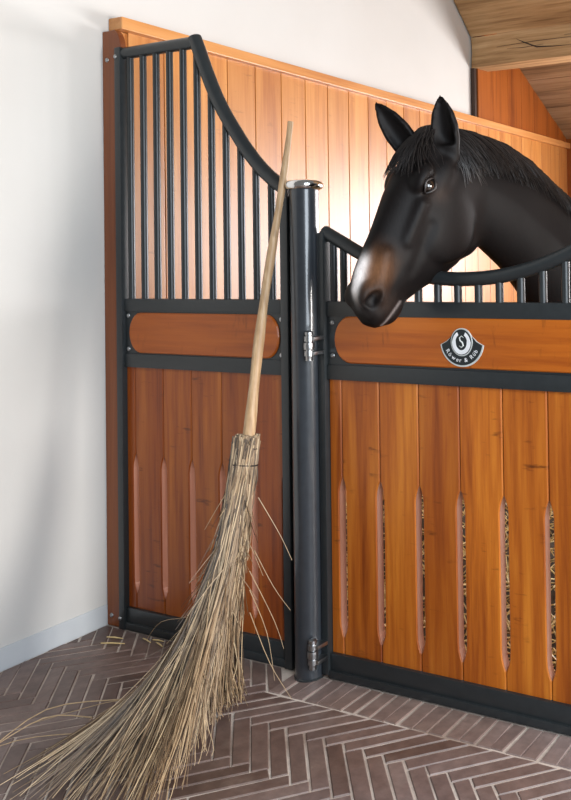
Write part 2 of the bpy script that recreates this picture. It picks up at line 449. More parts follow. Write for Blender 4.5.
for pts, r in (([(.42, 3.46, 2.758), (.52, 3.44, 2.768), (.60, 3.47, 2.752), (.74, 3.46, 2.757)], [.002, .009, .006, .002]), ([(.30, 3.70, 2.630), (.55, 3.71, 2.626), (.8, 3.70, 2.630)], [.001, .004, .001])): rc.tube(pts, r, 6)
roof = bpy.data.objects['ceiling']; rc.build('crack', M_DARK, roof, None, 'dark split in the roof boards')
# ------------------------------------------------------------------ timber wall post
tp = thing('timber_post', 'brown wooden post with rounded shoulder fixed upright against the white wall', 'post', (.04, .03, 0))
mb = MB(); arc = [(.090, 2.205), (.089, 2.222), (.085, 2.240), (.077, 2.258), (.064, 2.271), (.050, 2.277)]
mb.prism([(-.0115, 0), (.090, 0)]+arc+[(-.0115, 2.277)], 0.0, .022, .002, .5); mb.build('post', M_TPOST, tp)
for z in (2.165, .04):
    b = MB(); dome(b, (.014, 0, z), .009); b.build('bolt', M_ZINC, tp, 60)

# ------------------------------------------------------------------ board infill with slots
ZT, ZB = .990, .079
def board_outline(x0, x1, l, r, g=.0012):
    half = [(0, .660), (.006, .645), (.0105, .630), (.0132, .610), (.0132, .195), (.0115, .172), (.006, .152), (0, .136)]
    P = [(x0+g, ZB), (x1-g, ZB)]
    if r: P += [(x1-g-dx, z) for dx, z in half[::-1]]
    P += [(x1-g, ZT), (x0+g, ZT)]
    if l: P += [(x0+g+dx, z) for dx, z in half]
    return P
def boards(xs, x0, x1, varies, name, parent, diag=False):
    mb = MB(); e = [x0]+list(xs)+[x1]
    for i in range(len(e)-1):
        P = board_outline(e[i], e[i+1], i > 0, i < len(e)-2)
        mb.prism(P, .012, .046, .0035, varies[i % len(varies)], lambda a, b: .13 < min(a[1], b[1]) and max(a[1], b[1]) < .67)
    return mb.build(name, M_GATE, parent)
def stadium(cx0, cx1, z0, z1, rx):
    zc = (z0+z1)/2; h = (z1-z0)/2; P = []
    for k in range(13):
        a = -math.pi/2+math.pi*k/12; P.append((cx1-rx+rx*math.cos(a), zc+h*math.sin(a)))
    for k in range(13):
        a = math.pi/2+math.pi*k/12; P.append((cx0+rx+rx*math.cos(a), zc+h*math.sin(a)))
    return P

# ------------------------------------------------------------------ fixed partition
pt = thing('stall_partition', 'fixed stable partition with tall swooping bar top, left of the round post', 'partition', (.48, .02, 0))
b = MB(); b.box((.066, -.010, 0), (.096, .040, 2.205), .5, .003); b.build('upright', M_STEEL, pt, 40)
b = MB(); b.box((.879, -.010, 0), (.912, .040, 1.635), .5, .003); b.build('upright', M_STEEL, pt, 40)
for z0, z1, nm in ((1.199, 1.246, 'top_rail'), (.988, 1.039, 'middle_rail')):
    b = MB(); b.box((.094, 0, z0), (.879, .040, z1), .5, .002); b.build(nm, M_STEEL, pt, 40)
b = MB(); b.box((.094, .0, .026), (.879, .040, .082), .5, .002); b.box((.094, -.006, 0.001), (.879, .040, .028), .5, .002); b.build('base_rail', M_STEEL, pt, 40)
curve = [(.516, 2.079), (.561, 1.987), (.606, 1.912), (.649, 1.853), (.699, 1.787), (.753, 1.727), (.812, 1.674), (.895, 1.618)]
b = MB(); b.tube([(.070, .015, 2.184), (.30, .015, 2.183), (.478, .015, 2.181)], .0228, 16); b.build('top_bar', M_STEEL, pt, 40)
b = MB(); path = [Vector((.463, .015, 2.199)), Vector((.482, .015, 2.158))]+smooth_path([(x, .015, z) for x, z in curve], 4); b.tube(path, .0242, 16)
b.build('curved_rail', M_STEEL, pt, 40)
def ctop(x):
    if x < .478: return 2.18
    P = [(.478, 2.17)]+curve
    for (a, za), (c, zc) in zip(P, P[1:]):
        if a <= x <= c: return za+(zc-za)*(x-a)/(c-a)
    return 1.64
for k in range(11):
    x = .122+.0699*k
    b = MB(); b.tube([(x, .016, 1.24), (x, .016, ctop(x))], .0126, 14); b.build('bar', M_STEEL, pt, 50)
b = MB(); b.box((.094, .006, 1.034), (.879, .034, 1.199)); b.build('backing_plate', M_STEEL, pt)
b = MB(); b.prism(stadium(.124, .862, 1.043, 1.194, .058), -.002, .010, .004, .12); b.build('rail_panel', M_RAILWOOD, pt)  # darker tone than the gate panel: shade put into the colour
for x, z in ((.113, 1.182), (.113, 1.056), (.868, 1.178), (.868, 1.056)):
    b = MB(); dome(b, (x, .006, z), .009); b.build('bolt', M_ZINC, pt, 60)
for z in (2.170, .04):
    b = MB(); dome(b, (.072, -.010, z), .008); b.build('bolt', M_ZINC, pt, 60)
boards([.137, .286, .430, .578, .727, .872], .084, .882, [.0, .06, .24, .34, .16, .05, .0], 'board_panel', pt)  # low board tones paint this partition's shade into the wood

# ------------------------------------------------------------------ round gate post
gp = thing('gate_post', 'round anthracite steel post with polished cap between partition and gate', 'post', (.990, -.010, 0))
GC = (.990, -.010, 0)
b = MB(); b.lathe([(.0472, .0), (.0472, .12), (.0472, .8), (.0472, 1.619)], GC, 'z', 48); b.build('tube', M_POST, gp, 40)
b = MB(); b.lathe([(.050, 1.614), (.059, 1.619), (.0618, 1.628), (.0610, 1.637), (.055, 1.644), (.044, 1.646), (.02, 1.649), (.004, 1.650)], GC, 'z', 48); b.build('cap', M_CHROME, gp, 50)
b = MB(); b.lathe([(.0500, 0), (.0500, .004), (.0474, .006)], GC, 'z', 48); b.build('base_ring', M_STEEL, gp, 40)
b = MB(); b.box((.914, .006, .0), (.9425, .030, 1.60), .5, .002); b.build('mounting_flange', M_STEEL, gp, 40)

# ------------------------------------------------------------------ gate
GX1 = 2.150
gt = thing('stall_gate', 'hinged stall gate with dipped bar top, the horse leaning out over it', 'gate', (1.59, .02, 0))
b = MB(); b.box((1.0405, -.010, 0.012), (1.067, .044, 1.470), .5, .003); b.build('upright', M_STEEL, gt, 40)
b = MB(); b.box((GX1-.038, -.010, 0.012), (GX1, .044, 1.462), .5, .003); b.build('upright', M_STEEL, gt, 40)
for z0, z1, nm in ((1.192, 1.241, 'top_rail'), (.983, 1.032, 'middle_rail')):
    b = MB(); b.box((1.067, 0, z0), (GX1-.038, .040, z1), .5, .002); b.build(nm, M_STEEL, gt, 40)
b = MB(); b.box((1.067, .0, .026), (GX1-.038, .040, .082), .5, .002); b.box((1.067, -.008, 0.003), (GX1-.038, .040, .028), .5, .002); b.build('base_rail', M_STEEL, gt, 40)
gc = [(1.052, 1.4735), (1.064, 1.4675), (1.138, 1.430), (1.191, 1.403), (1.26, 1.372), (1.36, 1.340), (1.47, 1.319), (1.59, 1.312)]
gc = gc+[(3.18-x, z) for x, z in gc[-2::-1]]
b = MB(); b.tube(smooth_path([(x, .015, z) for x, z in gc], 5), .0222, 16); b.build('dipped_rail', M_STEEL, gt, 40)
def gtop(x):
    for (a, za), (c, zc) in zip(gc, gc[1:]):
        if a <= x <= c: return za+(zc-za)*(x-a)/(c-a)
    return 1.4
for k in range(-1, 14):
    x = 1.090 if k < 0 else 1.131+.0734*max(k, 0)
    if x > GX1-.05: break
    b = MB(); b.tube([(x, .016, 1.24), (x, .016, gtop(x)-.003)], .0126, 14); b.build('bar', M_STEEL, gt, 50)
b = MB(); b.box((1.067, .006, 1.032), (GX1-.038, .034, 1.199)); b.build('backing_plate', M_STEEL, gt)
b = MB(); b.prism(stadium(1.100, GX1-.071, 1.039, 1.193, .066), -.002, .010, .004, .55); b.build('rail_panel', M_RAILWOOD, gt)
for x in (1.088, GX1-.059):
    for z in (1.170, 1.062):
        b = MB(); dome(b, (x, .006, z), .009); b.build('bolt', M_ZINC, gt, 60)
boards([1.116+.1515*k for k in range(7)], 1.065, GX1-.036, [.55, .50, .70, .36, 1.0, .74, .62, .6, .7], 'board_panel', gt)
# hinges: eye on the post, two straps on the gate, pin
for zc in (1.098, .096):
    h = MB(); px_, py_ = 1.040, -.052
    h.lathe([(.0115, zc-.048), (.0115, zc-.028), (.0135, zc-.024)], (px_, py_, 0), 'z', 16)
    h.lathe([(.011, zc-.030), (.011, zc+.038)], (px_, py_, 0), 'z', 16)
    hg = h.build('hinge', M_ZINC, gt, 45)
    e = MB(); e.lathe([(.010, zc-.013), (.0165, zc-.011), (.0175, zc), (.0165, zc+.011), (.010, zc+.013)], (px_, py_, 0), 'z', 18)
    e.tube([(px_, py_, zc), (1.0275, -.0412, zc)], .009, 10); e.build('eye_bolt', M_ZINC, hg, 45)
    for dz in (.024, -.024):
        s_ = MB(); s_.lathe([(.0155, zc+dz-.008), (.0155, zc+dz+.008)], (px_, py_, 0), 'z', 16)
        s_.box((px_-.004, -.056, zc+dz-.006), (1.066, -.009, zc+dz+.006), .5, .002); s_.build('strap', M_ZINC, hg, 45)
    n = MB(); n.lathe([(.006, zc+.036), (.0135, zc+.037), (.013, zc+.046), (.006, zc+.050)], (px_, py_, 0), 'z', 12); n.build('pin_head', M_ZINC, hg, 45)
# badge on the rail panel
BC = (1.595, 1.098)
def lp(pts): return [(BC[0]+x, BC[1]+z) for x, z in pts]
def fan(k):
    R = .078*k; c = (0, .024); P = []
    a0 = math.atan2(.013-.024, -.077)+2*math.pi; a1 = 2*math.pi+math.atan2(.013-.024, .077)
    for i in range(25):
        a = a0+(a1-a0)*i/24; P.append((c[0]+R*math.cos(a), c[1]+R*math.sin(a)))
    P += [(.055*k, .024), (.036, .040), (-.036, .040), (-.055*k, .024)]
    return P
def egg(rx, rz, cz=.022, n=28): return [(rx*math.cos(2*math.pi*i/n), cz+rz*math.sin(2*math.pi*i/n)*(1.0)) for i in range(n)]
b = MB(); b.prism(lp(fan(1.0)), -.0045, -.0015, .0005); b.prism(lp(egg(.039, .043)), -.0062, -.0015, .0005); pl = b.build('badge', M_SILVER, gt, None, 'small dark fan shaped badge with silver rim and horseshoe')
b = MB(); b.prism(lp(fan(.93)), -.0056, -.0044); b.prism(lp(egg(.0355, .0395)), -.0072, -.006); b.build('dark_field', M_BADGE, pl)
U = []
for i in range(21):
    a = math.radians(118+304*i/20); U.append((.0265*math.cos(a), .021+.030*math.sin(a)))
b = MB()
for i in range(20):
    (x0, z0), (x1, z1) = U[i], U[i+1]
    def wd(i): return .0065 if 3 < i < 17 else .005
    q = []
    for (x, z), w, sg in ((U[i], wd(i), 1), (U[i+1], wd(i+1), 1), (U[i+1], wd(i+1), -1), (U[i], wd(i), -1)):
        d_ = Vector((x, z-.021)).normalized(); q.append((BC[0]+x+d_.x*w*sg, BC[1]+z+d_.y*w*sg))
    b.add([(x, -.0088, z) for x, z in q]+[(x, -.0070, z) for x, z in q], [(0, 1, 2, 3), (0, 4, 5, 1), (1, 5, 6, 2), (2, 6, 7, 3), (3, 7, 4, 0)])
b.build('horseshoe', M_WHITE, pl)
b = MB(); b.tube([(BC[0]+x, -.0080, BC[1]+z) for x, z in ((.008, .036), (.002, .041), (-.006, .036), (-.004, .027), (.004, .021), (.007, .012), (0, .006), (-.007, .011))], [.001, .0016, .002, .0024, .0026, .0024, .0018, .001], 6)
b.build('crest', M_SILVER, pl, 50)
def lettering(text, R, size, span, c, y, parent, mat, name):
    mb = MB(); widths = []
    meshes = []
    for ch in text:
        fc = bpy.data.curves.new('letter', 'FONT'); fc.body = ch; fc.size = size; fc.extrude = .0004; fc.align_x = 'CENTER'; fc.resolution_u = 3
        ob = bpy.data.objects.new('letter', fc); COL.objects.link(ob)
        bpy.context.view_layer.update(); dg = bpy.context.evaluated_depsgraph_get()
        me = bpy.data.meshes.new_from_object(ob.evaluated_get(dg)) if ch != ' ' else None
        bpy.data.objects.remove(ob); bpy.data.curves.remove(fc)
        w = .35*size if me is None else max(v.co.x for v in me.vertices)-min(v.co.x for v in me.vertices)+.10*size
        meshes.append(me); widths.append(w)
    tot = sum(widths); pos = 0
    for me, w in zip(meshes, widths):
        a = -math.pi/2+((pos+w/2)/tot-.5)*span; pos += w
        if me is None: continue
        t = a+math.pi/2; V = []
        for v in me.vertices:
            x, z = v.co.x, v.co.y-size*.35
            V.append((c[0]+R*math.cos(a)+x*math.cos(t)-z*math.sin(t), y-v.co.z, c[1]+R*math.sin(a)+x*math.sin(t)+z*math.cos(t)))
        mb.add(V, [tuple(p.vertices) for p in me.polygons]); bpy.data.meshes.remove(me)
    return mb.build(name, mat, parent)
lettering('Röwer & Rüb', .0570, .0185, 2.30, (BC[0], BC[1]+.024), -.0062, pl, M_WHITE, 'lettering')

# ------------------------------------------------------------------ broom
A0 = Vector((.908, -.193, .805)); A1 = Vector((.932, -.012, 1.849)); ax = (A1-A0).normalized()
br = thing('besom_broom', 'large twig besom broom with pale stick handle leaning on the partition rail', 'broom', (.84, -.25, 0))
b = MB(); N_ = 26; P = []; R = []
for i in range(N_+1):
    t = i/N_; p = A0-ax*.30+(A1-A0+ax*.30)*t
    p = p+Vector((.004*math.sin(t*9), .003*math.sin(t*7+1), 0)); P.append(p); R.append(.0205-.0105*t+.0012*math.sin(t*31))
b.tube(P, R, 14); b.build('handle', M_HANDLE, br, 50, 'pale knotty stick handle')
tw = MB(); F0 = Vector((.888, -.325))
side = Vector((1, 0, 0))
def axis_at(z):
    t = (z-A0.z)/ax.z; return A0+ax*t
EXP = 3.0
def twig(x0, y0, T, z0, zt, r0=.0026, va=None, jit=.012, x2=None):
    ex = 3.0+2.2*min(1, max(0, (.95-T[0])/.3)); K = 18; pts = []; rr = []; w1, w2 = random.uniform(-1, 1), random.uniform(-1, 1); wg = random.uniform(.0015, .010); fq = random.uniform(8, 22); ph = random.uniform(0, 6)
    for i in range(K+1):
        t = i/K; xx = 1-(1-t)**1.5; z = z0+(zt-z0)*xx
        f = max(0, (A0.z-z)/A0.z); sp = f**ex
        a = axis_at(z); bl = min(1, f*1.2)
        bx, by = a.x+x0*(1+.5*f)*(1-sp), a.y+y0*(1+.5*f)*(1-sp)
        px_ = bx+(T[0]-F0.x)*sp*(1) + (F0.x-a.x)*sp
        py_ = by+(T[1]-F0.y)*sp + (F0.y-a.y)*sp
        px_ += math.sin(t*5+w1*3)*jit*t*w2+wg*math.sin(t*fq+ph); py_ += math.cos(t*4+w2*3)*jit*t*w1+wg*math.cos(t*fq*.8+ph*2)
        pts.append((px_, min(py_, -.012), max(z, .004))); rr.append(r0*(1-.62*t))
    vv = random.random() if va is None else va
    tw.tube(pts, rr, 4, vv, cap=False)
    if random.random() < .55:                                    # a side shoot
        k0 = random.randint(5, 12); q = Vector(pts[k0]); d_ = (Vector(pts[k0+2])-q); L_ = random.uniform(.05, .15)
        d_ = (d_.normalized()+Vector((random.gauss(0, .28), random.gauss(0, .28), random.gauss(0, .15)))).normalized()
        sh_ = [q+d_*L_*i/4+Vector((0, 0, -.10*L_*(i/4)**2)) for i in range(5)]
        sh_ = [Vector((v.x, min(v.y, -.012), max(v.z, .004))) for v in sh_]
        tw.tube(sh_, [rr[k0]*.75*(1-.6*i/4) for i in range(5)], 3, vv, cap=False)
for i in range(1250):
    a = random.uniform(0, 2*math.pi); rd = .034*math.sqrt(random.uniform(.15, 1))
    # tips spread over the floor towards the front left
    v_ = random.random(); yy = -.27-.60*random.random()**.9; 
    xl = .60-.0*(yy+.3); xr = .945+.55*(-.28-yy)
    u_ = random.betavariate(1.15, 1.15)
    T = (xl+(xr-xl)*u_, yy)
    if u_ > .6 and random.random() < .35: T = (.90+random.uniform(-.03, .05), random.uniform(-.36, -.22))
    # keep neighbours in the bundle neighbours at the tips
    ang = math.atan2(T[1]-F0.y, T[0]-F0.x)+random.uniform(-.7, .7)
    twig(rd*math.cos(ang), rd*math.sin(ang), T, A0.z+random.uniform(-.02, .025), random.uniform(.004, .05) if random.random() < .8 else random.uniform(.05, .22))
for i in range(170):      # short stubs round the top of the bundle
    a = random.uniform(0, 2*math.pi); rd = random.uniform(.024, .036)
    twig(rd*math.cos(a), rd*math.sin(a), (F0.x+math.cos(a)*.1, F0.y+math.sin(a)*.1), A0.z+random.uniform(-.015, .018), .45, .0028)
def stray(pts, r=.0018): tw.tube(smooth_path(pts, 4), [r*(1-.6*i/(4*(len(pts)-1))) for i in range(4*(len(pts)-1)+1)], 4, .75, cap=False)
stray([(.80, -.17, .50), (.72, -.16, .38), (.60, -.15, .30)]); stray([(.78, -.20, .38), (.66, -.18, .22), (.45, -.14, .14), (.35, -.12, .05)])
stray([(.92, -.16, .62), (.98, -.13, .50), (1.02, -.12, .42)]); stray([(.92, -.18, .46), (.97, -.15, .34), (1.03, -.14, .27)])
stray([(.92, -.2, .40), (.98, -.16, .24), (1.01, -.15, .15)]); stray([(.94, -.22, .28), (.99, -.19, .12), (1.06, -.17, .01)])
stray([(.92, -.2, .34), (.96, -.17, .2), (1.0, -.18, .06)])
stray([(.66, -.55, .06), (.55, -.62, .07), (.50, -.78, .03), (.47, -1.0, .006)], .0024); stray([(.72, -.5, .1), (.53, -.60, .08), (.52, -.80, .03), (.55, -1.02, .006)], .0022)
stray([(.70, -.6, .05), (.52, -.68, .03), (.42, -.85, .008)]); stray([(.8, -.45, .1), (.62, -.48, .06), (.44, -.58, .012)])
stray([(.95, -.5, .1), (1.1, -.66, .02), (1.16, -.72, .005)], .0024); stray([(.9, -.5, .12), (1.05, -.68, .02), (1.13, -.78, .005)], .0024)
o = tw.build('bristles', M_TWIG, br, 60, 'dry brown twigs fanning out and bending on the floor'); o['kind'] = 'stuff'
for z, rr_ in ((.785, .037), (.735, .041)):
    c = axis_at(z); b = MB(); e1 = ax.cross(Vector((0, 1, 0))).normalized(); e2 = ax.cross(e1)
    b.tube([c+(e1*math.cos(2*math.pi*i/26)+e2*math.sin(2*math.pi*i/26))*(rr_+random.uniform(-.001, .0015)) for i in range(26)], .0021, 6, closed=True)
    b.build('binding_wire', M_WIRE, br, 50)

# ------------------------------------------------------------------ straw bedding behind the gate
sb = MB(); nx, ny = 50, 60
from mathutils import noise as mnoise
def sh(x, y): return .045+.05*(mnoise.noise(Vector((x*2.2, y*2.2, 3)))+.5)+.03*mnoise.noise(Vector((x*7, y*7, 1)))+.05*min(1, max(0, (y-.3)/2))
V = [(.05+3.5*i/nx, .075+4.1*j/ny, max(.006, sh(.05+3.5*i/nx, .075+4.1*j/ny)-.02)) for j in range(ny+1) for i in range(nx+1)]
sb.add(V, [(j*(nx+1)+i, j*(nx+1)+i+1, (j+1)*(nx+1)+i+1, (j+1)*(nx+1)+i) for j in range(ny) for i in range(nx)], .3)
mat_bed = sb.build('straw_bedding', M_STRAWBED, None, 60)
st = MB()
for i in range(4600):
    x, y = random.uniform(.08, 2.6), .10+3.6*random.random()**1.3
    a = random.uniform(0, math.pi); L = random.uniform(.05, .16); el = random.gauss(.25, .45)
    d_ = Vector((math.cos(a)*math.cos(el), math.sin(a)*math.cos(el), math.sin(el)))*L/2; c = Vector((x, y, max(.01, sh(x, y)+random.uniform(-.01, .05))))
    w_ = d_.cross(Vector((random.uniform(-.3, .3), random.uniform(-.3, .3), 1))).normalized()*random.uniform(.0018, .0034)
    p = [c-d_-w_, c-d_+w_, c+d_+w_, c+d_-w_]; h_ = w_.cross(d_).normalized()*.0016
    p = [Vector((q.x, max(q.y, .056), max(q.z, .005))) for q in p]
    st.add([q-h_ for q in p]+[q+h_ for q in p], [(0, 1, 2, 3), (4, 7, 6, 5), (0, 4, 5, 1), (1, 5, 6, 2), (2, 6, 7, 3), (3, 7, 4, 0)], random.random())
sto = st.build('loose_straw', M_STRAW, mat_bed); sto['kind'] = 'stuff'
tag(mat_bed, 'deep golden straw bedding seen through the gate slots', 'straw'); mat_bed['kind'] = 'stuff'
lw = MB()
for (x, y, a, L) in ((.13, -.075, .2, .07), (.165, -.11, .35, .09), (.26, -.045, -.25, .06), (.33, -.05, -.3, .05), (.30, -.03, .1, .05)):
    d_ = Vector((math.cos(a), math.sin(a), 0))*L/2; lw.tube([Vector((x, y, .0045))-d_, Vector((x, y, .006)), Vector((x, y, .0045))+d_], [.002, .003, .0015], 5, .8)
lwo = lw.build('straw_wisps', M_STRAW); lwo['kind'] = 'stuff'; tag(lwo, 'few stray straw stalks on the bricks at foot of timber post', 'straw')

# ------------------------------------------------------------------ horse
PL = np.array([1.485, .060, 1.761]); AH = math.radians(19.3)
S_ = np.array([-math.sin(AH), -math.cos(AH), 0]); C_ = np.array([math.cos(AH), -math.sin(AH), 0]); V_ = np.array([0, 0, 1.])
A_ = np.array([.459, -.888]); B_ = np.array([.888, .459])      # head axis and dorsal direction in (s, v)
def hs(t, b): return t*A_[0]+b*B_[0], t*A_[1]+b*B_[1]           # head (t,b) -> (s,v)
def wpt(s, v, c): return PL+S_*s+V_*v+C_*c
HOR = {}
def make_horse():
    h = .006
    s0, s1, v0, v1, c0, c1 = -2.42, .44, -1.775, .16, -.38, .38
    ns, nv, nc = int((s1-s0)/h)+1, int((v1-v0)/h)+1, int((c1-c0)/h)+1
    gs = (s0+h*np.arange(ns)).astype(np.float32); gv = (v0+h*np.arange(nv)).astype(np.float32); gc_ = (c0+h*np.arange(nc)).astype(np.float32)
    D = np.full((ns, nv, nc), .3, np.float32)
    def sub(lo, hi, mg):
        sl = []
        for (a, b_), (o, n) in zip(zip(lo, hi), ((s0, ns), (v0, nv), (c0, nc))):
            i0 = max(0, int((a-mg-o)/h)); i1 = min(n, int((b_+mg-o)/h)+2); sl.append(slice(i0, i1))
        return tuple(sl)
    def grid(sl): return gs[sl[0]][:, None, None], gv[sl[1]][None, :, None], gc_[sl[2]][None, None, :]
    def smin(a, b, k):
        hh = np.clip(.5+.5*(b-a)/k, 0, 1); return b*(1-hh)+a*hh-k*hh*(1-hh)
    def put(sl, d, k, cut=False):
        if cut: D[sl] = -smin(-D[sl], d, k)
        else: D[sl] = smin(D[sl], d, k)
    def ell(cen, rad, k=.02, rot=0., cut=False):                # rot turns in the s-v plane
        rm = max(rad); sl = sub([x-rm for x in cen], [x+rm for x in cen], k+.04); s, v, c = grid(sl)
        ds, dv, dc = s-cen[0], v-cen[1], c-cen[2]; cr, sr = math.cos(rot), math.sin(rot)
        a, b_ = ds*cr+dv*sr, -ds*sr+dv*cr
        q = np.sqrt((a/rad[0])**2+(b_/rad[1])**2+(dc/rad[2])**2)
        g = np.sqrt((a/rad[0]**2)**2+(b_/rad[1]**2)**2+(dc/rad[2]**2)**2)+1e-6
        put(sl, q*(q-1)/g, k, cut)
    def caps(p, q, r0_, r1_, k=.02, cut=False):
        p = np.array(p, np.float32); q = np.array(q, np.float32); r_ = max(r0_, r1_)
        sl = sub(np.minimum(p, q)-r_, np.maximum(p, q)+r_, k+.03); s, v, c = grid(sl); e = q-p; ee = float(e@e)
        t = np.clip(((s-p[0])*e[0]+(v-p[1])*e[1]+(c-p[2])*e[2])/ee, 0, 1)
        d = np.sqrt((s-p[0]-t*e[0])**2+(v-p[1]-t*e[1])**2+(c-p[2]-t*e[2])**2)-(r0_+(r1_-r0_)*t)
        put(sl, d, k, cut)
    # neck and trunk: sections along s
    sS = [-2.32, -2.28, -2.2, -2.1, -1.9, -1.6, -1.2, -.95, -.75, -.60, -.50, -.394, -.277, -.19, -.12, -.06, .0, .04]
    top = [-.55, -.47, -.40, -.35, -.29, -.29, -.30, -.265, -.225, -.187, -.125, -.056, -.006, .012, .020, .018, -.01, -.04]
    bot = [-.62, -.68, -.74, -.78, -.80, -.88, -.93, -.92, -.88, -.80, -.70, -.565, -.435, -.370, -.32, -.26, -.2, -.15]
    hw = [.03, .10, .18, .23, .275, .29, .285, .25, .21, .165, .135, .108, .092, .083, .076, .07, .055, .04]
    sl = sub((-2.33, -.95, -.3), (.05, .06, .3), .03); s, v, c = grid(sl)
    ss = gs[sl[0]]; T, Bt, H = (np.interp(ss, sS, a).astype(np.float32)[:, None, None] for a in (top, bot, hw))
    k5 = np.ones(9)/9
    def sm(a): 
        p = np.pad(a[:, 0, 0], 4, mode='edge'); return np.convolve(p, k5, 'valid').astype(np.float32)[:, None, None]
    T, Bt, H = sm(T), sm(Bt), sm(H)
    cen, hh = (T+Bt)/2, (T-Bt)/2
    q = np.sqrt(((v-cen)/hh)**2+(c/(H*(1-.30*np.clip((v-cen)/hh, 0, 1))))**2)
    d = (q-1)*np.minimum(hh, H); d = np.maximum(d, np.maximum(s-.04, -2.32-s)); put(sl, d.astype(np.float32), .02)
    # head: sections along t
    tT = [-.03, .02, .06, .12, .19, .26, .33, .40, .46, .52, .57, .595, .617, .636]
    dd = [.01, .045, .066, .086, .096, .098, .094, .091, .093, .089, .077, .058, .032, -.008]
    ed = [-.16, -.19, -.21, -.230, -.242, -.246, -.234, -.194, -.146, -.108, -.092, -.084, -.070, -.045]
    wd = [.06, .070, .078, .088, .094, .088, .080, .069, .060, .053, .051, .049, .042, .026]
    sl = sub((-.14, -.62, -.12), (.40, .10, .12), .03); s, v, c = grid(sl)
    t = s*A_[0]+v*A_[1]; b_ = s*B_[0]+v*B_[1]
    Dd, Ed, Wd = np.interp(t, tT, dd), np.interp(t, tT, ed), np.interp(t, tT, wd)
    cen, hh = (Dd+Ed)/2, (Dd-Ed)/2; x = (b_-cen)/hh
    taper = 1-.20*np.clip(x, 0, 1)**2*np.clip((t-.2)/.15, 0, 1)-.30*np.clip(-x, 0, 1)**1.5
    n_e = 2.3
    q = (np.abs(x)**n_e+np.abs(c/(Wd*taper))**n_e)**(1/n_e)
    d = (q-1)*np.minimum(hh, Wd)*.9; d = np.maximum(d, np.maximum(t-.636, -.03-t)); put(sl, d.astype(np.float32), .035)
    E = lambda t, b, c, *a, **k: ell((*hs(t, b), c), *a, **k)
    K = lambda p, q, *a, **k: caps((*hs(p[0], p[1]), p[2]), (*hs(q[0], q[1]), q[2]), *a, **k)
    RA = math.atan2(A_[1], A_[0])
    for sg in (-1, 1):
        E(.27, -.115, sg*.062, (.105, .100, .030), .02, RA)            # cheek
        E(.178, .048, sg*.076, (.050, .026, .026), .02, RA)             # brow
        K((.255, .015, sg*.080), (.375, .004, sg*.062), .008, .006, .03)   # facial crest
        E(.568, .038, sg*.038, (.040, .032, .020), .02, RA)            # nostril wing
        K((.44, .045, sg*.046), (.56, .012, sg*.046), .010, .014, .03)
        E(.130, -.02, sg*.075, (.055, .03, .02), .02, RA)               # temple
        E(.197, .021, sg*.096, (.029, .022, .024), .012, RA, True)      # eye socket
        E(.580, .030, sg*.060, (.034, .017, .026), .008, RA+.35, True)   # nostril
        E(.590, .018, sg*.056, (.016, .012, .020), .008, RA, True)
        K((.596, -.052, sg*.046), (.536, -.072, sg*.053), .005, .005, .006, True)  # mouth line
        K((.596, -.052, sg*.046), (.630, -.030, sg*.018), .005, .004, .006, True)
        K((.30, -.040, sg*.094), (.45, -.055, sg*.071), .004, .004, .03, True)       # hollow before the cheek
        
        # shoulder and legs
        caps((-.95, -.42, sg*.15), (-.72, -.72, sg*.17), .13, .11, .10)
        caps((-.72, -.72, sg*.15), (-.88, -.95, sg*.15), .10, .075, .08)
        caps((-.88, -.93, sg*.15), (-.84, -1.30, sg*.14), .068, .045, .05); caps((-.84, -1.30, sg*.14), (-.84, -1.60, sg*.14), .036, .030, .03)
        caps((-.84, -1.60, sg*.14), (-.79, -1.70, sg*.14), .036, .040, .03); caps((-.79, -1.70, sg*.14), (-.77, -1.735, sg*.14), .050, .056, .02)
        caps((-2.0, -.52, sg*.14), (-1.86, -.88, sg*.16), .17, .11, .10); caps((-1.86, -.88, sg*.16), (-2.12, -1.22, sg*.14), .095, .055, .05)
        caps((-2.12, -1.22, sg*.14), (-2.08, -1.62, sg*.14), .045, .033, .03); caps((-2.08, -1.62, sg*.14), (-2.02, -1.70, sg*.14), .038, .042, .03)
        caps((-2.02, -1.70, sg*.14), (-2.0, -1.735, sg*.14), .050, .056, .02)
    E(.566, -.078, 0, (.048, .024, .032), .012, RA+.1)                   # lower lip
    E(.606, -.015, 0, (.030, .046, .038), .02, RA)                        # upper lip
    K((.10, -.22, 0), (.26, -.235, 0), .03, .03, .04)
    # tail
    caps((-2.26, -.42, 0), (-2.36, -.62, 0), .04, .05, .05); caps((-2.36, -.62, 0), (-2.34, -1.25, 0), .05, .03, .03)
    # ears: an upright leaf, hollowed towards the front
    for sg, base, tip, fwd in ((1, (.018, -.045, .062), (.052, .118, .072), (.72, .05, .45)), (-1, (.066, -.050, -.052), (.172, .105, -.098), (.80, .1, .40))):
        base, tip = np.array(base), np.array(tip); e = tip-base; L = np.linalg.norm(e); e /= L
        f_ = np.array(fwd); f_ = f_-e*(f_@e); f_ /= np.linalg.norm(f_); g_ = np.cross(e, f_)
        sl = sub(np.minimum(base, tip)-.05, np.maximum(base, tip)+.05, .02); s, v, c = grid(sl)
        P_ = [s-base[0], v-base[1], c-base[2]]
        t = P_[0]*e[0]+P_[1]*e[1]+P_[2]*e[2]; a = P_[0]*f_[0]+P_[1]*f_[1]+P_[2]*f_[2]; b2 = P_[0]*g_[0]+P_[1]*g_[1]+P_[2]*g_[2]
        u_ = t/L; w_ = np.interp(u_, [-.25, 0, .2, .45, .7, .88, 1.0, 1.06], [.034, .040, .045, .0455, .036, .021, .008, .0015])
        th = w_*.56
        dd_ = (np.sqrt((b2/w_)**2+((a+.0)/th)**2)-1)*th*.9
        dd_ = np.maximum(dd_, np.maximum(t-L*1.05, -L*.25-t))
        hol = (np.sqrt((b2/(w_*.74))**2+((a-th*.95)/(th*1.1))**2)-1)*th
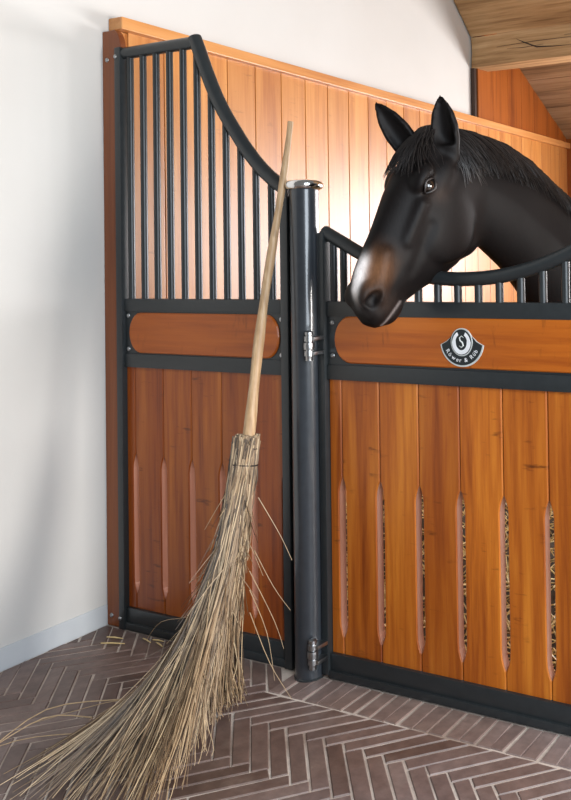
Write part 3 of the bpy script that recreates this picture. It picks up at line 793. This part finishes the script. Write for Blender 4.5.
        hol = np.where(u_ < .10, .02, hol)
        dd_ = np.maximum(dd_, -hol)
        put(sl, dd_.astype(np.float32), .012)
    # surface nets
    ins = D < 0
    cs = ins.astype(np.int8)
    cnt = np.zeros((ns-1, nv-1, nc-1), np.int8)
    cr = [(i, j, k) for i in (0, 1) for j in (0, 1) for k in (0, 1)]
    for i, j, k in cr: cnt += cs[i:ns-1+i, j:nv-1+j, k:nc-1+k]
    act = (cnt > 0) & (cnt < 8); idx = np.full(act.shape, -1, np.int64); ids = np.argwhere(act); idx[act] = np.arange(len(ids))
    acc = np.zeros((len(ids), 3)); nn_ = np.zeros(len(ids))
    for i, j, k in cr:
        for ax_ in range(3):
            o = [i, j, k]
            if o[ax_]: continue
            o2 = list(o); o2[ax_] = 1
            da = D[ids[:, 0]+o[0], ids[:, 1]+o[1], ids[:, 2]+o[2]]; db = D[ids[:, 0]+o2[0], ids[:, 1]+o2[1], ids[:, 2]+o2[2]]
            mk_ = (da < 0) != (db < 0); tt = np.where(mk_, da/np.where(mk_, da-db, 1), 0)
            p = np.array(o, float)[None, :].repeat(len(ids), 0); p[:, ax_] += tt
            acc[mk_] += p[mk_]; nn_[mk_] += 1
    loc = (ids+acc/nn_[:, None])*h+np.array([s0, v0, c0])
    quads = []
    for ax_ in range(3):
        o = [0, 0, 0]; o[ax_] = 1
        a = ins[:ns-o[0], :nv-o[1], :nc-o[2]]; b2 = ins[o[0]:, o[1]:, o[2]:]
        e = np.argwhere(a != b2); u1, u2 = (ax_+1) % 3, (ax_+2) % 3
        okm = (e[:, u1] > 0) & (e[:, u2] > 0)
        for uu in (u1, u2): okm &= e[:, uu] < act.shape[uu]
        okm &= e[:, ax_] < act.shape[ax_]; e = e[okm]
        def at_(d1, d2):
            x = e.copy(); x[:, u1] -= d1; x[:, u2] -= d2; return idx[x[:, 0], x[:, 1], x[:, 2]]
        q = np.stack([at_(0, 0), at_(1, 0), at_(1, 1), at_(0, 1)], 1); fl_ = a[tuple(e.T)]
        q[~fl_] = q[~fl_][:, ::-1]; quads.append(q[(q >= 0).all(1)])
    quads = np.concatenate(quads)
    # light smoothing
    for _ in range(3):
        acc = np.zeros_like(loc); n_c = np.zeros(len(loc))
        for k in range(4):
            a, b2 = quads[:, k], quads[:, (k+1) % 4]
            for x in range(3):
                acc[:, x] += np.bincount(a, loc[b2, x], len(loc))+np.bincount(b2, loc[a, x], len(loc))
            n_c += np.bincount(a, minlength=len(loc))+np.bincount(b2, minlength=len(loc))
        loc = loc*.5+.5*acc/np.maximum(n_c, 1)[:, None]
    s, v, c = loc.T; t = s*A_[0]+v*A_[1]; b_ = s*B_[0]+v*B_[1]
    col = np.tile(np.array([.0055, .0043, .0042]), (len(loc), 1))
    def tint(w, rgb): 
        nonlocal col; w = np.clip(w, 0, 1)[:, None]; col = col*(1-w)+np.array(rgb)*w
    g = lambda x, m_, sd: np.exp(-((x-m_)/sd)**2)
    head = (t > .38)
    tint(.80*g(t, .495, .055)*np.clip((b_+.02)/.07, 0, 1)*head*np.clip((np.abs(c)-.012)/.02, 0, 1), (.165, .075, .034))
    tint(.6*g(t, .565, .035)*g(b_, -.01, .05)*head, (.040, .026, .020))
    tint(.4*g(t, .20, .03)*g(b_, -.015, .035)*(np.abs(c) > .05), (.045, .024, .015))
    snip = 1/(1+np.exp(-(.0145-np.abs(c-.013-.006*np.clip((t-.50)/.1, 0, 1)))/.0030))*1/(1+np.exp(-(t-.468)/.008))*1/(1+np.exp(-(.588-t)/.008))*(b_ > .0)
    tint(.95*snip, (.86, .80, .77))
    nost = 1.7*g(t, .583, .026)*g(b_, .026, .020)*(np.abs(c) > .020); tint(np.minimum(.97, nost), (.004, .003, .003))
    tint(.75*g(b_, -.058-.012*np.clip((.59-t)/.05, -1, 1), .005)*(t > .535)*(t < .63)*(np.abs(c) > .02), (.22, .19, .18))  # pale line along the mouth: lip-edge highlight painted into the coat
    tint(1/(1+np.exp((v+1.70)/.006)), (.03, .026, .022))
    W3 = PL[None, :]+s[:, None]*S_+v[:, None]*V_+c[:, None]*C_
    return W3, quads, col, (np.array(sS), np.array(top), np.array(bot), np.array(hw))
W3, quads, ccol, SEC = make_horse()
me = bpy.data.meshes.new('horse'); me.vertices.add(len(W3)); me.vertices.foreach_set('co', W3.astype(np.float32).ravel())
me.loops.add(quads.size); me.loops.foreach_set('vertex_index', quads.astype(np.int32).ravel())
me.polygons.add(len(quads)); me.polygons.foreach_set('loop_start', (np.arange(len(quads))*4).astype(np.int32)); me.polygons.foreach_set('loop_total', np.full(len(quads), 4, np.int32))
me.update(calc_edges=True); me.validate()
ca = me.attributes.new('coat', 'FLOAT_COLOR', 'POINT'); ca.data.foreach_set('color', np.concatenate([ccol, np.ones((len(ccol), 1))], 1).astype(np.float32).ravel())
bm = bmesh.new(); bm.from_mesh(me); bmesh.ops.recalc_face_normals(bm, faces=bm.faces[:]); bm.to_mesh(me); bm.free()
for p in me.polygons: p.use_smooth = True
me.materials.append(M_COAT)
horse = bpy.data.objects.new('horse', me); COL.objects.link(horse)
tag(horse, 'black brown horse with white snip looking out over the stall gate', 'horse')
def hpt(s, v, c): return Vector(wpt(s, v, c))
for sg in (1, -1):
    c = hpt(*hs(.197, .021), sg*.0765); bm = bmesh.new(); bmesh.ops.create_uvsphere(bm, u_segments=28, v_segments=18, radius=.0235)
    e = MB(); e.bm(bm, .5, Matrix.Translation(c)); e.build('eye', M_EYE, horse, 80, 'dark glossy eye')
    # lids: two bowed rolls over the ball
    for nm, sw in (('upper_eyelid', 1), ('lower_eyelid', -1)):
        l = MB(); P = []; R = []
        for i in range(13):
            x = -1+2*i/12; ang = x*1.25; db = sw*(.0180 if sw > 0 else .0150)*math.cos(x*1.45)+.002; dt = .0285*x
            cc = sg*(.0765+.0240*math.sqrt(max(.05, 1-(db/.027)**2-(dt/.034)**2)))
            tt, bb_ = .197+dt*.95-db*.15, .021+db+dt*.12
            P.append(hpt(*hs(tt, bb_), cc)); R.append(.0048*(1-.45*abs(x)**2))
        l.tube(P, R, 8); l.build(nm, M_HAIR, horse, 60)
# mane and forelock: tapered strands
def sect(s):
    T, Bt, H = (np.interp(s, SEC[0], SEC[i]) for i in (1, 2, 3)); return T, Bt, H
mn = MB()
def nside(s, v):
    T, Bt, H = sect(s); cn, hh = (T+Bt)/2, (T-Bt)/2; x = min(.999, max(-.9, (v-cn)/hh))
    return H*(1-.30*max(0, x))*math.sqrt(1-x*x)
for i in range(1700):
    s = random.uniform(-1.0, .035); T, Bt, H = sect(s); sg = 1 if random.random() < .8 else -1
    L = random.uniform(.07, .15); lift = random.uniform(.004, .013)+.030*min(1, max(0, (s+.16)/.14)); dr = random.uniform(-.12, -.02); ph = random.uniform(0, 6)
    pts = []; rr = []; K = 8
    for k in range(K+1):
        t = k/K; v = T+.010*(1-t)-L*t**1.35; ss_ = s+dr*t+.006*math.sin(ph+3*t)
        T2 = sect(ss_)[0]; vv = min(v, T2+.012-L*t**1.35*.8)
        pts.append(hpt(ss_, vv, sg*(nside(ss_, min(vv, T2-.0005))+lift*(.6+.4*t)) if t > .02 else sg*.004)+Vector((0, 0, .012*min(1, max(0, (s+.16)/.14))))); rr.append(.0021*(1-.75*t))
    mn.tube(pts, rr, 4, random.random(), cap=False)
mn.build('mane', M_HAIR, horse, 60, 'dark mane hanging over the near side of the neck')['kind'] = 'stuff'
fk = MB()
for i in range(420):
    c_0 = random.gauss(0, .016); c_1 = random.gauss(.0, .046); L = random.uniform(.08, .21); lift = random.uniform(.003, .016); ph = random.uniform(0, 6)
    pts = []; rr = []; K = 8
    for k in range(K+1):
        t = k/K; tt = -.005+L*t; c = c_0+(c_1-c_0)*t**.8+.004*math.sin(ph+4*t)
        d0 = np.interp(tt, [-.03, .02, .06, .12, .19, .26, .33], [.025, .048, .070, .089, .098, .101, .100]); w0 = np.interp(tt, [-.03, .12, .33], [.07, .09, .08])
        b_ = d0*math.sqrt(max(.05, 1-(c/(w0*1.25))**2))+lift+.012*(1-t)
        pts.append(hpt(*hs(tt, b_), c)); rr.append(.0017*(1-.75*t))
    fk.tube(pts, rr, 4, random.random(), cap=False)
fk.build('forelock', M_HAIR, horse, 60, 'dark forelock falling over the forehead')['kind'] = 'stuff'
